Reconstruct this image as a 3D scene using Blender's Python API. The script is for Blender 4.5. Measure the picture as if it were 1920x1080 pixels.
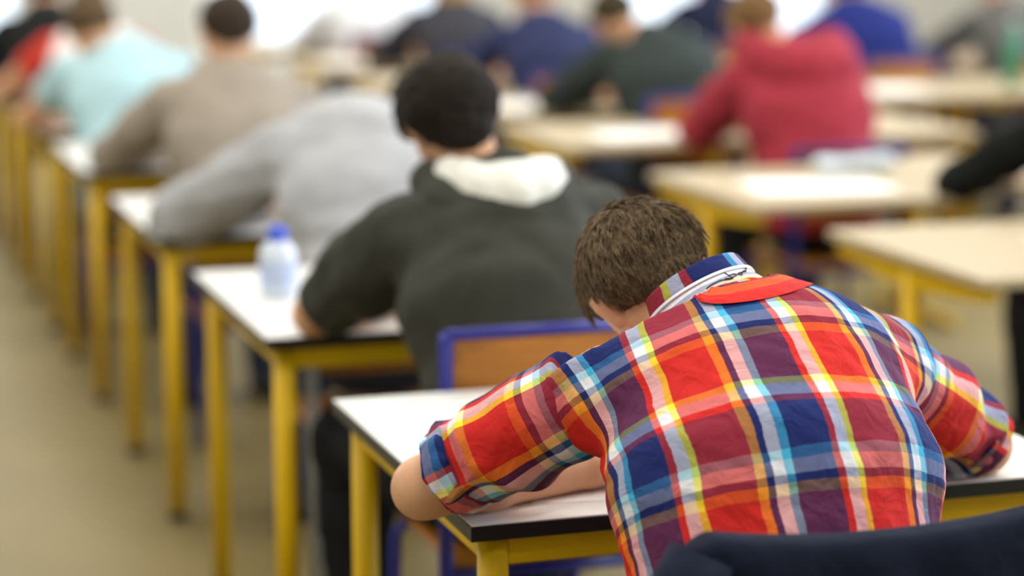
import bpy, math, random
import numpy as np
from mathutils import Vector, Matrix, Euler

# ------------------------------------------------------------------ camera, world, lights
scene = bpy.context.scene
COL = scene.collection
for o in list(bpy.data.objects):
    bpy.data.objects.remove(o)
random.seed(7)
RNG = np.random.default_rng(7)

cam_data = bpy.data.cameras.new('camera')
cam = bpy.data.objects.new('camera', cam_data)
COL.objects.link(cam)
cam.location = (-0.8725, -2.8978, 1.6282)
cam.rotation_euler = (math.pi / 2 - 0.1738, 0, -0.3113)
cam_data.sensor_width = 36.0
cam_data.lens = 36.0 * 4215.0 / 1920.0
cam_data.clip_start = 0.05
cam_data.clip_end = 200
cam_data.dof.use_dof = True
cam_data.dof.focus_distance = 2.98
cam_data.dof.aperture_fstop = 1.5
scene.camera = cam

scene.view_settings.view_transform = 'Standard'
scene.view_settings.look = 'None'
scene.view_settings.gamma = 1.0
scene.view_settings.use_curve_mapping = False
scene.view_settings.exposure = 0.42

world = bpy.data.worlds.new('sky')
scene.world = world
world.use_nodes = True
bg = world.node_tree.nodes['Background']
bg.inputs['Color'].default_value = (0.80, 0.90, 1.0, 1)
bg.inputs['Strength'].default_value = 1.8


def area_light(name, loc, rot, sx, sy, power, color):
    l = bpy.data.lights.new(name, 'AREA')
    l.shape = 'RECTANGLE'
    l.size, l.size_y, l.energy, l.color = sx, sy, power, color
    o = bpy.data.objects.new(name, l)
    o.location, o.rotation_euler = loc, rot
    COL.objects.link(o)
    return o


ROOM = dict(x0=-5.5, x1=9.0, y0=-6.0, y1=14.0, z1=4.2)
# ceiling luminaires (their housings are built further down)
LAMPS = [(x, y) for x in (-3.0, 0.3, 3.6, 6.9) for y in (-3.6, -0.4, 2.8, 6.0, 9.2, 12.2)]
for (lx, ly) in LAMPS:
    area_light('ceiling_lamp_light', (lx, ly, ROOM['z1'] - 0.13), (0, 0, 0), 1.5, 0.5, 36.0 if ly > -2 else 8.0, (1.0, 0.975, 0.925))
# daylight through the windows of the right hand wall
WINDOWS_R = [(-2.5, 2.2), (1.5, 2.2), (5.5, 2.2), (9.5, 2.2)]
for (wy, ww) in WINDOWS_R:
    area_light('window_daylight', (ROOM['x1'] + 0.12, wy, 2.3), (0, math.radians(90), 0), 2.0, ww, 215.0, (0.68, 0.82, 1.0))


# ------------------------------------------------------------------ materials
def lin(c):
    c = c / 255.0
    return c / 12.92 if c <= 0.04045 else ((c + 0.055) / 1.055) ** 2.4


def rgb(r, g, b):
    return (lin(r), lin(g), lin(b), 1.0)


MATS = {}


def new_mat(name):
    m = bpy.data.materials.new(name)
    m.use_nodes = True
    nt = m.node_tree
    b = nt.nodes['Principled BSDF']
    return m, nt, b


def mat(name, c, rough=0.6, metal=0.0, spec=0.5, noise=0.0, nscale=40.0, bump=0.0, bscale=200.0, sheen=0.0, sss=0.0):
    if name in MATS:
        return MATS[name]
    m, nt, b = new_mat(name)
    col = rgb(*c)
    b.inputs['Roughness'].default_value = rough
    b.inputs['Metallic'].default_value = metal
    b.inputs['Specular IOR Level'].default_value = spec
    if sheen:
        b.inputs['Sheen Weight'].default_value = sheen
        b.inputs['Sheen Roughness'].default_value = 0.5
    if sss:
        b.inputs['Subsurface Weight'].default_value = sss
        b.inputs['Subsurface Radius'].default_value = (0.012, 0.005, 0.003)
        b.inputs['Subsurface Scale'].default_value = 0.6
    tc = nt.nodes.new('ShaderNodeTexCoord')
    n = nt.nodes.new('ShaderNodeTexNoise')
    n.inputs['Scale'].default_value = nscale
    n.inputs['Detail'].default_value = 3
    nt.links.new(tc.outputs['Object'], n.inputs['Vector'])
    r = nt.nodes.new('ShaderNodeValToRGB')
    r.color_ramp.elements[0].position = 0.3
    r.color_ramp.elements[1].position = 0.7
    r.color_ramp.elements[0].color = tuple(max(0, x * (1 - noise)) for x in col[:3]) + (1,)
    r.color_ramp.elements[1].color = tuple(min(1, x * (1 + noise)) for x in col[:3]) + (1,)
    nt.links.new(n.outputs['Fac'], r.inputs['Fac'])
    nt.links.new(r.outputs['Color'], b.inputs['Base Color'])
    if bump:
        n2 = nt.nodes.new('ShaderNodeTexNoise')
        n2.inputs['Scale'].default_value = bscale
        n2.inputs['Detail'].default_value = 4
        nt.links.new(tc.outputs['Object'], n2.inputs['Vector'])
        bp = nt.nodes.new('ShaderNodeBump')
        bp.inputs['Strength'].default_value = bump
        bp.inputs['Distance'].default_value = 0.01
        nt.links.new(n2.outputs['Fac'], bp.inputs['Height'])
        nt.links.new(bp.outputs['Normal'], b.inputs['Normal'])
    MATS[name] = m
    return m


def fabric(name, c, bump=0.25, bscale=90.0, noise=0.08, sheen=0.0):
    return mat(name, c, rough=0.92, spec=0.2, noise=noise, nscale=14.0, bump=bump, bscale=bscale, sheen=sheen)


def wood_mat(name, c1, c2, scale=3.0, rough=0.45):
    if name in MATS:
        return MATS[name]
    m, nt, b = new_mat(name)
    tc = nt.nodes.new('ShaderNodeTexCoord')
    mp = nt.nodes.new('ShaderNodeMapping')
    mp.inputs['Scale'].default_value = (scale, scale * 9, scale * 9)
    n = nt.nodes.new('ShaderNodeTexNoise')
    n.inputs['Scale'].default_value = 4.0
    n.inputs['Detail'].default_value = 6
    n.inputs['Distortion'].default_value = 0.6
    r = nt.nodes.new('ShaderNodeValToRGB')
    r.color_ramp.elements[0].position = 0.35
    r.color_ramp.elements[1].position = 0.7
    r.color_ramp.elements[0].color = rgb(*c1)
    r.color_ramp.elements[1].color = rgb(*c2)
    nt.links.new(tc.outputs['Object'], mp.inputs['Vector'])
    nt.links.new(mp.outputs['Vector'], n.inputs['Vector'])
    nt.links.new(n.outputs['Fac'], r.inputs['Fac'])
    nt.links.new(r.outputs['Color'], b.inputs['Base Color'])
    b.inputs['Roughness'].default_value = rough
    MATS[name] = m
    return m


def floor_mat():
    m, nt, b = new_mat('linoleum_floor')
    tc = nt.nodes.new('ShaderNodeTexCoord')
    big = nt.nodes.new('ShaderNodeTexNoise')
    big.inputs['Scale'].default_value = 1.3
    big.inputs['Detail'].default_value = 5
    sp = nt.nodes.new('ShaderNodeTexNoise')
    sp.inputs['Scale'].default_value = 120
    sp.inputs['Detail'].default_value = 2
    mx = nt.nodes.new('ShaderNodeMix')
    mx.data_type = 'FLOAT'
    mx.inputs[0].default_value = 0.4
    r = nt.nodes.new('ShaderNodeValToRGB')
    r.color_ramp.elements[0].position = 0.3
    r.color_ramp.elements[1].position = 0.7
    r.color_ramp.elements[0].color = rgb(118, 103, 62)
    r.color_ramp.elements[1].color = rgb(140, 125, 80)
    for t in (big, sp):
        nt.links.new(tc.outputs['Object'], t.inputs['Vector'])
    nt.links.new(big.outputs['Fac'], mx.inputs[2])
    nt.links.new(sp.outputs['Fac'], mx.inputs[3])
    nt.links.new(mx.outputs[0], r.inputs['Fac'])
    nt.links.new(r.outputs['Color'], b.inputs['Base Color'])
    b.inputs['Roughness'].default_value = 0.5
    b.inputs['Specular IOR Level'].default_value = 0.3
    MATS['floor'] = m
    return m


# plaid: one yarn sequence, used for warp (u) and weft (v), period 0.236 m
YARN = dict(navy=(30, 42, 100), red=(204, 42, 38), white=(228, 228, 236), yellow=(244, 232, 60),
            orange=(244, 150, 44), teal=(72, 176, 220))
SEQ = [('navy', 88), ('teal', 18), ('white', 27), ('navy', 15), ('orange', 22), ('red', 106), ('yellow', 15),
       ('white', 27), ('red', 17)]
PERIOD = 0.236


def plaid_mat(name, tint=(1, 1, 1)):
    m, nt, b = new_mat(name)
    uv = nt.nodes.new('ShaderNodeUVMap')
    uv.uv_map = 'weave'
    # gentle pull of the weave
    wob = nt.nodes.new('ShaderNodeTexNoise')
    wob.inputs['Scale'].default_value = 14.0
    tc = nt.nodes.new('ShaderNodeTexCoord')
    nt.links.new(tc.outputs['Object'], wob.inputs['Vector'])
    sub = nt.nodes.new('ShaderNodeVectorMath'); sub.operation = 'SUBTRACT'
    sub.inputs[1].default_value = (0.5, 0.5, 0.5)
    nt.links.new(wob.outputs['Color'], sub.inputs[0])
    scl = nt.nodes.new('ShaderNodeVectorMath'); scl.operation = 'SCALE'
    scl.inputs['Scale'].default_value = 0.012
    nt.links.new(sub.outputs[0], scl.inputs[0])
    add = nt.nodes.new('ShaderNodeVectorMath'); add.operation = 'ADD'
    nt.links.new(uv.outputs['UV'], add.inputs[0])
    nt.links.new(scl.outputs[0], add.inputs[1])
    sep = nt.nodes.new('ShaderNodeSeparateXYZ')
    nt.links.new(add.outputs[0], sep.inputs[0])
    tot = sum(w for _, w in SEQ)
    ramps = []
    for axis in ('X', 'Y'):
        dv = nt.nodes.new('ShaderNodeMath'); dv.operation = 'DIVIDE'
        dv.inputs[1].default_value = PERIOD
        nt.links.new(sep.outputs[axis], dv.inputs[0])
        fr = nt.nodes.new('ShaderNodeMath'); fr.operation = 'FRACT'
        nt.links.new(dv.outputs[0], fr.inputs[0])
        r = nt.nodes.new('ShaderNodeValToRGB')
        r.color_ramp.interpolation = 'CONSTANT'
        pos = 0.0
        els = r.color_ramp.elements
        for i, (c, w) in enumerate(SEQ):
            e = els[i] if i < 2 else els.new(min(0.999, pos / tot))
            e.position = pos / tot
            e.color = tuple(x / 255.0 for x in YARN[c]) + (1,)
            pos += w
        nt.links.new(fr.outputs[0], r.inputs['Fac'])
        ramps.append(r)
    mx = nt.nodes.new('ShaderNodeMix'); mx.data_type = 'RGBA'
    mx.inputs[0].default_value = 0.36
    nt.links.new(ramps[0].outputs['Color'], mx.inputs[6])
    nt.links.new(ramps[1].outputs['Color'], mx.inputs[7])
    gm = nt.nodes.new('ShaderNodeGamma'); gm.inputs['Gamma'].default_value = 2.2
    nt.links.new(mx.outputs[2], gm.inputs['Color'])
    nt.links.new(gm.outputs['Color'], b.inputs['Base Color'])
    b.inputs['Roughness'].default_value = 0.85
    b.inputs['Specular IOR Level'].default_value = 0.25
    n2 = nt.nodes.new('ShaderNodeTexNoise')
    n2.inputs['Scale'].default_value = 26.0
    n2.inputs['Detail'].default_value = 4
    n2.inputs['Distortion'].default_value = 0.8
    nt.links.new(tc.outputs['Object'], n2.inputs['Vector'])
    bp = nt.nodes.new('ShaderNodeBump')
    bp.inputs['Strength'].default_value = 0.55
    bp.inputs['Distance'].default_value = 0.012
    nt.links.new(n2.outputs['Fac'], bp.inputs['Height'])
    nt.links.new(bp.outputs['Normal'], b.inputs['Normal'])
    MATS[name] = m
    return m


def glass_mat():
    m = bpy.data.materials.new('window_glass')
    m.use_nodes = True
    nt = m.node_tree
    nt.nodes.clear()
    out = nt.nodes.new('ShaderNodeOutputMaterial')
    tr = nt.nodes.new('ShaderNodeBsdfTransparent')
    gl = nt.nodes.new('ShaderNodeBsdfGlossy')
    gl.inputs['Roughness'].default_value = 0.02
    fr = nt.nodes.new('ShaderNodeFresnel')
    mx = nt.nodes.new('ShaderNodeMixShader')
    nt.links.new(fr.outputs[0], mx.inputs[0])
    nt.links.new(tr.outputs[0], mx.inputs[1])
    nt.links.new(gl.outputs[0], mx.inputs[2])
    nt.links.new(mx.outputs[0], out.inputs['Surface'])
    return m


M_WALL = mat('painted_wall', (205, 205, 200), 0.85, noise=0.03, nscale=3)
M_CEIL = mat('ceiling_paint', (225, 223, 216), 0.9, noise=0.02, nscale=3)
M_FLOOR = floor_mat()
M_WHITE = mat('white_laminate', (232, 232, 230), 0.32, noise=0.015, nscale=8)
M_BLACKEDGE = mat('black_core_edge', (14, 14, 14), 0.45, noise=0.1)
M_YELLOW = mat('yellow_enamel', (216, 174, 0), 0.45, spec=0.3, noise=0.05, nscale=9, bump=0.04, bscale=300)
M_FOOT = mat('dark_rubber_foot', (38, 34, 30), 0.7)
M_BEECH = wood_mat('pale_beech_top', (172, 155, 124), (186, 170, 138))
M_BLUE = mat('blue_enamel', (28, 30, 128), 0.4, noise=0.05)
M_PLY = wood_mat('varnished_plywood', (150, 92, 16), (170, 108, 26), 2.0)
M_GREYTUBE = mat('grey_enamel', (150, 150, 150), 0.4, noise=0.05)
M_PAPER = mat('paper', (245, 245, 245), 0.8, noise=0.01)
M_SKIN = mat('skin', (212, 162, 126), 0.55, spec=0.35, noise=0.06, nscale=30, bump=0.05, bscale=400, sss=0.12)
M_SKIN2 = mat('skin_tanned', (206, 150, 112), 0.55, spec=0.35, noise=0.06, nscale=30, bump=0.05, bscale=400, sss=0.12)


# ------------------------------------------------------------------ mesh helpers
def link(o, parent=None):
    COL.objects.link(o)
    if parent is not None:
        o.parent = parent
    return o


def obj_from(name, verts, faces, material, parent=None, smooth=False, loc=(0, 0, 0)):
    me = bpy.data.meshes.new(name)
    me.from_pydata([tuple(map(float, v)) for v in verts], [], [tuple(map(int, f)) for f in faces])
    me.materials.append(material)
    if smooth:
        me.polygons.foreach_set('use_smooth', [True] * len(me.polygons))
    me.update()
    o = bpy.data.objects.new(name, me)
    o.location = loc
    return link(o, parent)


class MB:
    """collects boxes and tubes into one mesh"""
    def __init__(self):
        self.v, self.f, self.s = [], [], []

    def add(self, vs, fs, smooth=False):
        n = len(self.v)
        self.v += [tuple(v) for v in vs]
        self.f += [tuple(i + n for i in f) for f in fs]
        self.s += [smooth] * len(fs)
        return self

    def box(self, lo, hi, bevel=0.0):
        x0, y0, z0 = lo
        x1, y1, z1 = hi
        if bevel <= 0:
            vs = [(x0, y0, z0), (x1, y0, z0), (x1, y1, z0), (x0, y1, z0), (x0, y0, z1), (x1, y0, z1), (x1, y1, z1), (x0, y1, z1)]
            fs = [(0, 3, 2, 1), (4, 5, 6, 7), (0, 1, 5, 4), (1, 2, 6, 5), (2, 3, 7, 6), (3, 0, 4, 7)]
            return self.add(vs, fs)
        b = bevel
        vs = []
        rings = [(z0, b), (z0 + b, 0), (z1 - b, 0), (z1, b)]
        for z, i in rings:
            c = b
            vs += [(x0 + c + i, y0 + i, z), (x1 - c - i, y0 + i, z), (x1 - i, y0 + c + i, z), (x1 - i, y1 - c - i, z),
                   (x1 - c - i, y1 - i, z), (x0 + c + i, y1 - i, z), (x0 + i, y1 - c - i, z), (x0 + i, y0 + c + i, z)]
        fs = [tuple(range(7, -1, -1)), tuple(range(24, 32))]
        for r in range(3):
            for k in range(8):
                a, c2 = r * 8 + k, r * 8 + (k + 1) % 8
                fs.append((a, c2, c2 + 8, a + 8))
        return self.add(vs, fs)

    def tube(self, pts, rad, n=14, cap=True):
        pts = [Vector(p) for p in pts]
        if not hasattr(rad, '__len__'):
            rad = [rad] * len(pts)
        vs, fs = [], []
        up = None
        for i, p in enumerate(pts):
            t = (pts[min(i + 1, len(pts) - 1)] - pts[max(i - 1, 0)]).normalized()
            if up is None:
                up = t.orthogonal().normalized()
            else:
                up = (up - t * up.dot(t)).normalized()
            w = t.cross(up)
            for k in range(n):
                a = 2 * math.pi * k / n
                vs.append(p + (up * math.cos(a) + w * math.sin(a)) * rad[i])
        for i in range(len(pts) - 1):
            for k in range(n):
                a, b2 = i * n + k, i * n + (k + 1) % n
                fs.append((a, b2, b2 + n, a + n))
        self.add(vs, fs, True)
        if cap:
            m = len(self.v) - len(vs)
            self.f += [tuple(m + k for k in range(n - 1, -1, -1)), tuple(m + (len(pts) - 1) * n + k for k in range(n))]
            self.s += [False, False]
        return self

    def lathe(self, prof, n=28, center=(0, 0)):
        vs, fs = [], []
        for r, z in prof:
            for k in range(n):
                a = 2 * math.pi * k / n
                vs.append((center[0] + r * math.cos(a), center[1] + r * math.sin(a), z))
        for i in range(len(prof) - 1):
            for k in range(n):
                a, b2 = i * n + k, i * n + (k + 1) % n
                fs.append((a, b2, b2 + n, a + n))
        self.add(vs, fs, True)
        m = len(self.v) - len(vs)
        self.f += [tuple(m + k for k in range(n - 1, -1, -1)), tuple(m + (len(prof) - 1) * n + k for k in range(n))]
        self.s += [False, False]
        return self

    def build(self, name, material, parent=None, loc=(0, 0, 0)):
        me = bpy.data.meshes.new(name)
        me.from_pydata(self.v, [], self.f)
        me.materials.append(material)
        me.polygons.foreach_set('use_smooth', self.s)
        me.update()
        o = bpy.data.objects.new(name, me)
        o.location = loc
        return link(o, parent)


def empty(name, loc, rz=0.0):
    o = bpy.data.objects.new(name, None)
    o.empty_display_size = 0.1
    o.location = loc
    o.rotation_euler = (0, 0, rz)
    return link(o)


def tag(o, label=None, cat=None, group=None, kind=None):
    if label:
        o['label'] = label
    if cat:
        o['category'] = cat
    if group:
        o['group'] = group
    if kind:
        o['kind'] = kind
    return o


def kids(o):
    return [c for c in bpy.data.objects if c.parent == o]


def copy_tree(o, parent=None):
    c = o.copy()
    COL.objects.link(c)
    c.parent = parent
    for ch in kids(o):
        copy_tree(ch, c)
    return c


# ------------------------------------------------------------------ the room
R_ = ROOM
t = 0.15
tag(MB().box((R_['x0'], R_['y0'], -0.1), (R_['x1'], R_['y1'], 0)).build('floor', M_FLOOR), kind='structure')
tag(MB().box((R_['x0'], R_['y0'], R_['z1']), (R_['x1'], R_['y1'], R_['z1'] + 0.1)).build('ceiling', M_CEIL), kind='structure')
tag(MB().box((R_['x0'] - t, R_['y0'], 0), (R_['x0'], R_['y1'], R_['z1'])).build('wall_left', M_WALL), kind='structure')
tag(MB().box((R_['x0'], R_['y0'] - t, 0), (R_['x1'], R_['y0'], R_['z1'])).build('wall_front', M_WALL), kind='structure')
M_GLASS = glass_mat()
M_FRAME = mat('white_window_frame', (225, 225, 222), 0.5)


def wall_with_openings(name, along, a0, a1, thick0, thick1, z1, ops):
    """ops: list of (a_lo, a_hi, z_lo, z_hi) sorted along the wall"""
    mb = MB()
    def bx(al, ah, zl, zh):
        if ah - al < 1e-4 or zh - zl < 1e-4:
            return
        if along == 'x':
            mb.box((al, thick0, zl), (ah, thick1, zh))
        else:
            mb.box((thick0, al, zl), (thick1, ah, zh))
    p = a0
    for (al, ah, zl, zh) in ops:
        bx(p, al, 0, z1)
        bx(al, ah, 0, zl)
        bx(al, ah, zh, z1)
        p = ah
    bx(p, a1, 0, z1)
    return tag(mb.build(name, M_WALL), kind='structure')


def window(n, along, al, ah, zl, zh, depth0, depth1):
    w = empty('window_%d' % n, (0, 0, 0))
    tag(w, kind='structure')
    fw = 0.06
    def bx(mb, a, b, c, d, e0=depth0, e1=depth1):
        if along == 'x':
            mb.box((a, e0, c), (b, e1, d))
        else:
            mb.box((e0, a, c), (e1, b, d))
    mb = MB()
    bx(mb, al, al + fw, zl, zh); bx(mb, ah - fw, ah, zl, zh)
    bx(mb, al + fw, ah - fw, zl, zl + fw); bx(mb, al + fw, ah - fw, zh - fw, zh)
    mb.build('window_frame', M_FRAME, w)
    mid = (al + ah) / 2
    mb = MB(); bx(mb, mid - fw / 2, mid + fw / 2, zl + fw, zh - fw)
    mb.build('mullion', M_FRAME, w)
    e = (depth0 + depth1) / 2
    for (a, b) in ((al + fw, mid - fw / 2), (mid + fw / 2, ah - fw)):
        mb = MB(); bx(mb, a, b, zl + fw, zh - fw, e - 0.003, e + 0.003)
        mb.build('pane', M_GLASS, w)
    return w


ops_r = [(wy - ww / 2, wy + ww / 2, 1.25, 3.35) for (wy, ww) in WINDOWS_R]
wall_with_openings('wall_right', 'y', R_['y0'], R_['y1'], R_['x1'], R_['x1'] + t, R_['z1'], ops_r)
ops_b = [(-4.4, -2.4, 0.35, 3.2), (-1.2, 0.8, 0.35, 3.2), (2.1, 4.1, 0.35, 3.2), (5.3, 7.3, 0.35, 3.2)]
wall_with_openings('wall_back', 'x', R_['x0'], R_['x1'], R_['y1'], R_['y1'] + t, R_['z1'], ops_b)
nwin = 1
for (a, b, c, d) in ops_r:
    window(nwin, 'y', a, b, c, d, R_['x1'] + 0.02, R_['x1'] + 0.08); nwin += 1
for (a, b, c, d) in ops_b:
    window(nwin, 'x', a, b, c, d, R_['y1'] + 0.02, R_['y1'] + 0.08); nwin += 1
bb = MB()
bb.box((R_['x0'], R_['y1'] - 0.02, 0), (R_['x1'], R_['y1'], 0.1))
tag(bb.build('baseboard_back', mat('baseboard_paint', (120, 115, 105), 0.6)), kind='structure')

# ceiling luminaires
M_HOUSE = mat('lamp_housing', (235, 235, 232), 0.5)
m_diff, ntd, bd = new_mat('lamp_diffuser')
bd.inputs['Base Color'].default_value = (0.9, 0.9, 0.88, 1)
bd.inputs['Emission Color'].default_value = (1, 0.93, 0.82, 1)
bd.inputs['Emission Strength'].default_value = 3.0
lamp0 = None
for i, (lx, ly) in enumerate(LAMPS):
    if lamp0 is None:
        r = empty('ceiling_lamp', (lx, ly, R_['z1']))
        hb = MB()
        hb.box((-0.8, -0.3, -0.1), (-0.76, 0.3, 0)); hb.box((0.76, -0.3, -0.1), (0.8, 0.3, 0))
        hb.box((-0.76, -0.3, -0.1), (0.76, -0.26, 0)); hb.box((-0.76, 0.26, -0.1), (0.76, 0.3, 0))
        hb.build('housing', M_HOUSE, r)
        MB().box((-0.76, -0.26, -0.085), (0.76, 0.26, -0.07)).build('diffuser', m_diff, r)
        tag(r, 'rectangular white luminaire fixed to the hall ceiling', 'lamp', 'ceiling lamps in rows')
        lamp0 = r
    else:
        c = copy_tree(lamp0)
        c.location = (lx, ly, R_['z1'])

# ------------------------------------------------------------------ desks
DESK_H = 0.76


def make_desk(w, d):
    root = empty('school_desk', (0, 0, 0))
    H = DESK_H
    th = 0.024
    MB().box((0, 0, H - th), (w, d, H - 0.0015), 0.001).build('tabletop', M_BLACKEDGE, root)
    MB().box((0.0015, 0.0015, H - 0.0015), (w - 0.0015, d - 0.0015, H)).build('laminate', M_WHITE, root)
    rz1, rz0 = H - th, H - th - 0.048
    ins, lr = 0.046, 0.0225
    a, b = ins - 0.012, ins + 0.012
    MB().box((ins + lr * 0.8, a, rz0), (w - ins - lr * 0.8, b, rz1), 0.003).build('rail', M_YELLOW, root)
    MB().box((ins + lr * 0.8, d - b, rz0), (w - ins - lr * 0.8, d - a, rz1), 0.003).build('rail', M_YELLOW, root)
    MB().box((a, ins + lr * 0.8, rz0), (b, d - ins - lr * 0.8, rz1), 0.003).build('rail', M_YELLOW, root)
    MB().box((w - b, ins + lr * 0.8, rz0), (w - a, d - ins - lr * 0.8, rz1), 0.003).build('rail', M_YELLOW, root)
    for (x, y) in ((ins, ins), (w - ins, ins), (ins, d - ins), (w - ins, d - ins)):
        lg = MB().tube([(x, y, 0.02), (x, y, rz1)], lr, 24).build('leg', M_YELLOW, root)
        MB().lathe([(lr * 0.9, 0.0), (lr * 1.06, 0.004), (lr * 1.06, 0.022), (lr * 1.0, 0.026)], 20, (x, y)).build('foot_cap', M_FOOT, lg)
    return root


LEFT_Y = [0.0, 1.405, 2.785, 4.25, 5.52, 6.90, 8.30]
WHITE_LABELS = [
    'white school desk with black edge under the elbows of the plaid shirt',
    'white school desk with a squat water bottle on it',
    'white school desk of the student in the pale grey hooded sweatshirt',
    'white school desk of the student in the taupe sweater',
    'white school desk of the student in the pale blue shirt',
    'white school desk of the student with red and white short sleeves',
    'white school desk of the student in black beside the aisle']
desks = []
d0 = make_desk(1.0, 0.837)
for i, y in enumerate(LEFT_Y):
    o = d0 if i == 0 else copy_tree(d0)
    o.location = (0, y, 0)
    tag(o, WHITE_LABELS[i], 'desk', 'white desks along the aisle')
    desks.append(o)
WOOD = [(1.70, 1.58, 'pale wood desk with a single white sheet and nothing else'),
        (1.70, 2.87, 'pale wood desk holding a white booklet and a clear plastic pouch'),
        (2.46, 3.05, 'pale wood desk under the elbow of a black sleeve'),
        (1.70, 4.45, 'pale wood desk left of the raspberry hooded sweatshirt, under a wide white sheet'),
        (2.58, 4.47, 'pale wood desk right of the raspberry hooded sweatshirt'),
        (1.70, 5.68, 'pale wood desk with white sheet left of the dark green jumper'),
        (2.46, 5.70, 'pale wood desk in front of the dark green jumper'),
        (1.70, 6.88, 'pale wood desk with white sheet left of the navy jumper'),
        (2.46, 6.90, 'pale wood desk in front of the navy jumper'),
        (1.70, 8.25, 'pale wood desk left of the student with long golden hair'),
        (2.46, 8.27, 'pale wood desk in front of the student with long golden hair'),
        (1.70, 9.65, 'pale wood desk left of the student in the white shirt'),
        (3.45, 5.85, 'pale wood desk with a white sheet, beside the one with the green bottle'),
        (4.21, 5.85, 'pale wood desk carrying a tall green bottle'),
        (3.45, 7.25, 'pale wood desk with nobody behind it, next to the royal blue jacket'),
        (4.21, 7.27, 'pale wood desk in front of the royal blue jacket'),
        (4.97, 7.25, 'pale wood desk in front of the dark grey top'),
        (3.60, 8.75, 'pale wood desk in front of the midnight blue pullover')]


def make_wood_desk(w, d):
    """single desk on two side frames: one post at mid depth, a bracket under the top and a foot bar"""
    root = empty('school_desk', (0, 0, 0))
    H = DESK_H
    MB().box((0, 0, H - 0.024), (w, d, H), 0.003).build('tabletop', M_BEECH, root)
    z1 = H - 0.024
    for x in (0.035, w - 0.035):
        lg = MB().tube([(x, d / 2, 0.03), (x, d / 2, z1 - 0.005)], 0.024, 20).build('leg', M_YELLOW, root)
        # bracket, deeper at the post and tapering to both ends
        vs, hw = [], 0.018
        prof = [(0.03, z1), (d - 0.03, z1), (d - 0.03, z1 - 0.036), (d / 2 + 0.06, z1 - 0.062), (d / 2 - 0.06, z1 - 0.062), (0.03, z1 - 0.036)]
        for sx in (-hw, hw):
            vs += [(x + sx, yy, zz) for yy, zz in prof]
        n = len(prof)
        fs = [tuple(range(n)), tuple(range(2 * n - 1, n - 1, -1))] + [(k, k + n, (k + 1) % n + n, (k + 1) % n) for k in range(n)]
        obj_from('bracket', vs, fs, M_YELLOW, root)
        MB().box((x - 0.02, 0.10, 0.008), (x + 0.02, d - 0.10, 0.04), 0.006).build('foot_bar', M_YELLOW, root)
        for yy in (0.12, d - 0.12):
            MB().lathe([(0.018, 0.0), (0.02, 0.003), (0.02, 0.010)], 14, (x, yy)).build('foot_cap', M_FOOT, lg)
    MB().box((0.055, d / 2 - 0.012, z1 - 0.055), (w - 0.055, d / 2 + 0.012, z1 - 0.005), 0.003).build('rail', M_YELLOW, root)
    return root


w0 = make_wood_desk(0.74, 0.82)
for i, (x, y, lb) in enumerate(WOOD):
    o = w0 if i == 0 else copy_tree(w0)
    o.location = (x, y, 0)
    tag(o, lb, 'desk', 'pale wood desks')


# ------------------------------------------------------------------ chairs
def make_chair(frame_mat):
    """origin on the floor under the backrest centre, facing +y"""
    root = empty('school_chair', (0, 0, 0))
    hw, sz, top = 0.195, 0.45, 0.860
    for s in (-1, 1):
        MB().tube([(s * hw, -0.03, 0.0), (s * hw, 0.005, sz - 0.03), (s * hw, 0.0, top - 0.02), (s * hw, -0.005, top)], 0.0135, 14).build('leg', frame_mat, root)
        MB().tube([(s * hw, 0.42, 0.0), (s * (hw - 0.01), 0.39, sz - 0.06), (s * (hw - 0.04), 0.382, sz - 0.026)], 0.0125, 14).build('leg', frame_mat, root)
        MB().tube([(s * (hw - 0.04), 0.004, sz - 0.035), (s * (hw - 0.04), 0.386, sz - 0.035)], 0.011, 12).build('seat_rail', frame_mat, root)
    MB().tube([(-hw, -0.005, top), (hw, -0.005, top)], 0.0115, 14).build('top_rail', frame_mat, root)
    MB().tube([(-hw, 0.002, sz - 0.035), (hw, 0.002, sz - 0.035)], 0.011, 12).build('cross_rail', frame_mat, root)
    # curved plywood back panel
    n = 14
    vs, fs = [], []
    for layer in (0, 1):
        for j in range(n + 1):
            u = -1 + 2 * j / n
            yy = 0.006 - 0.022 * (1 - u * u) + (0.008 if layer else 0)
            for z in (0.61, top - 0.011):
                vs.append((u * (hw - 0.012), yy, z))
    m = 2 * (n + 1)
    for j in range(n):
        a = 2 * j
        fs += [(a, a + 2, a + 3, a + 1), (m + a, m + a + 1, m + a + 3, m + a + 2)]
        fs += [(a + 1, a + 3, m + a + 3, m + a + 1), (a, m + a, m + a + 2, a + 2)]
    fs += [(0, 1, m + 1, m), (2 * n, m + 2 * n, m + 2 * n + 1, 2 * n + 1)]
    obj_from('backrest', vs, fs, M_PLY, root)
    MB().box((-hw + 0.012, 0.0, sz - 0.023), (hw - 0.012, 0.40, sz - 0.010), 0.005).build('seat', M_PLY, root)
    return root


CH = []
chair_blue = make_chair(M_BLUE)
chair_grey = make_chair(M_GREYTUBE)
tag(chair_grey, 'wooden chair with grey frame under the pale grey hooded sweatshirt', 'chair', 'school chairs')


def place_chair(x, y, label, src=None, rz=0.0):
    src = src or chair_blue
    o = src if src.name not in CH else copy_tree(src)
    CH.append(o.name)
    o.location = (x, y, 0)
    o.rotation_euler = (0, 0, rz)
    tag(o, label, 'chair', 'school chairs')
    return o


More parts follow.
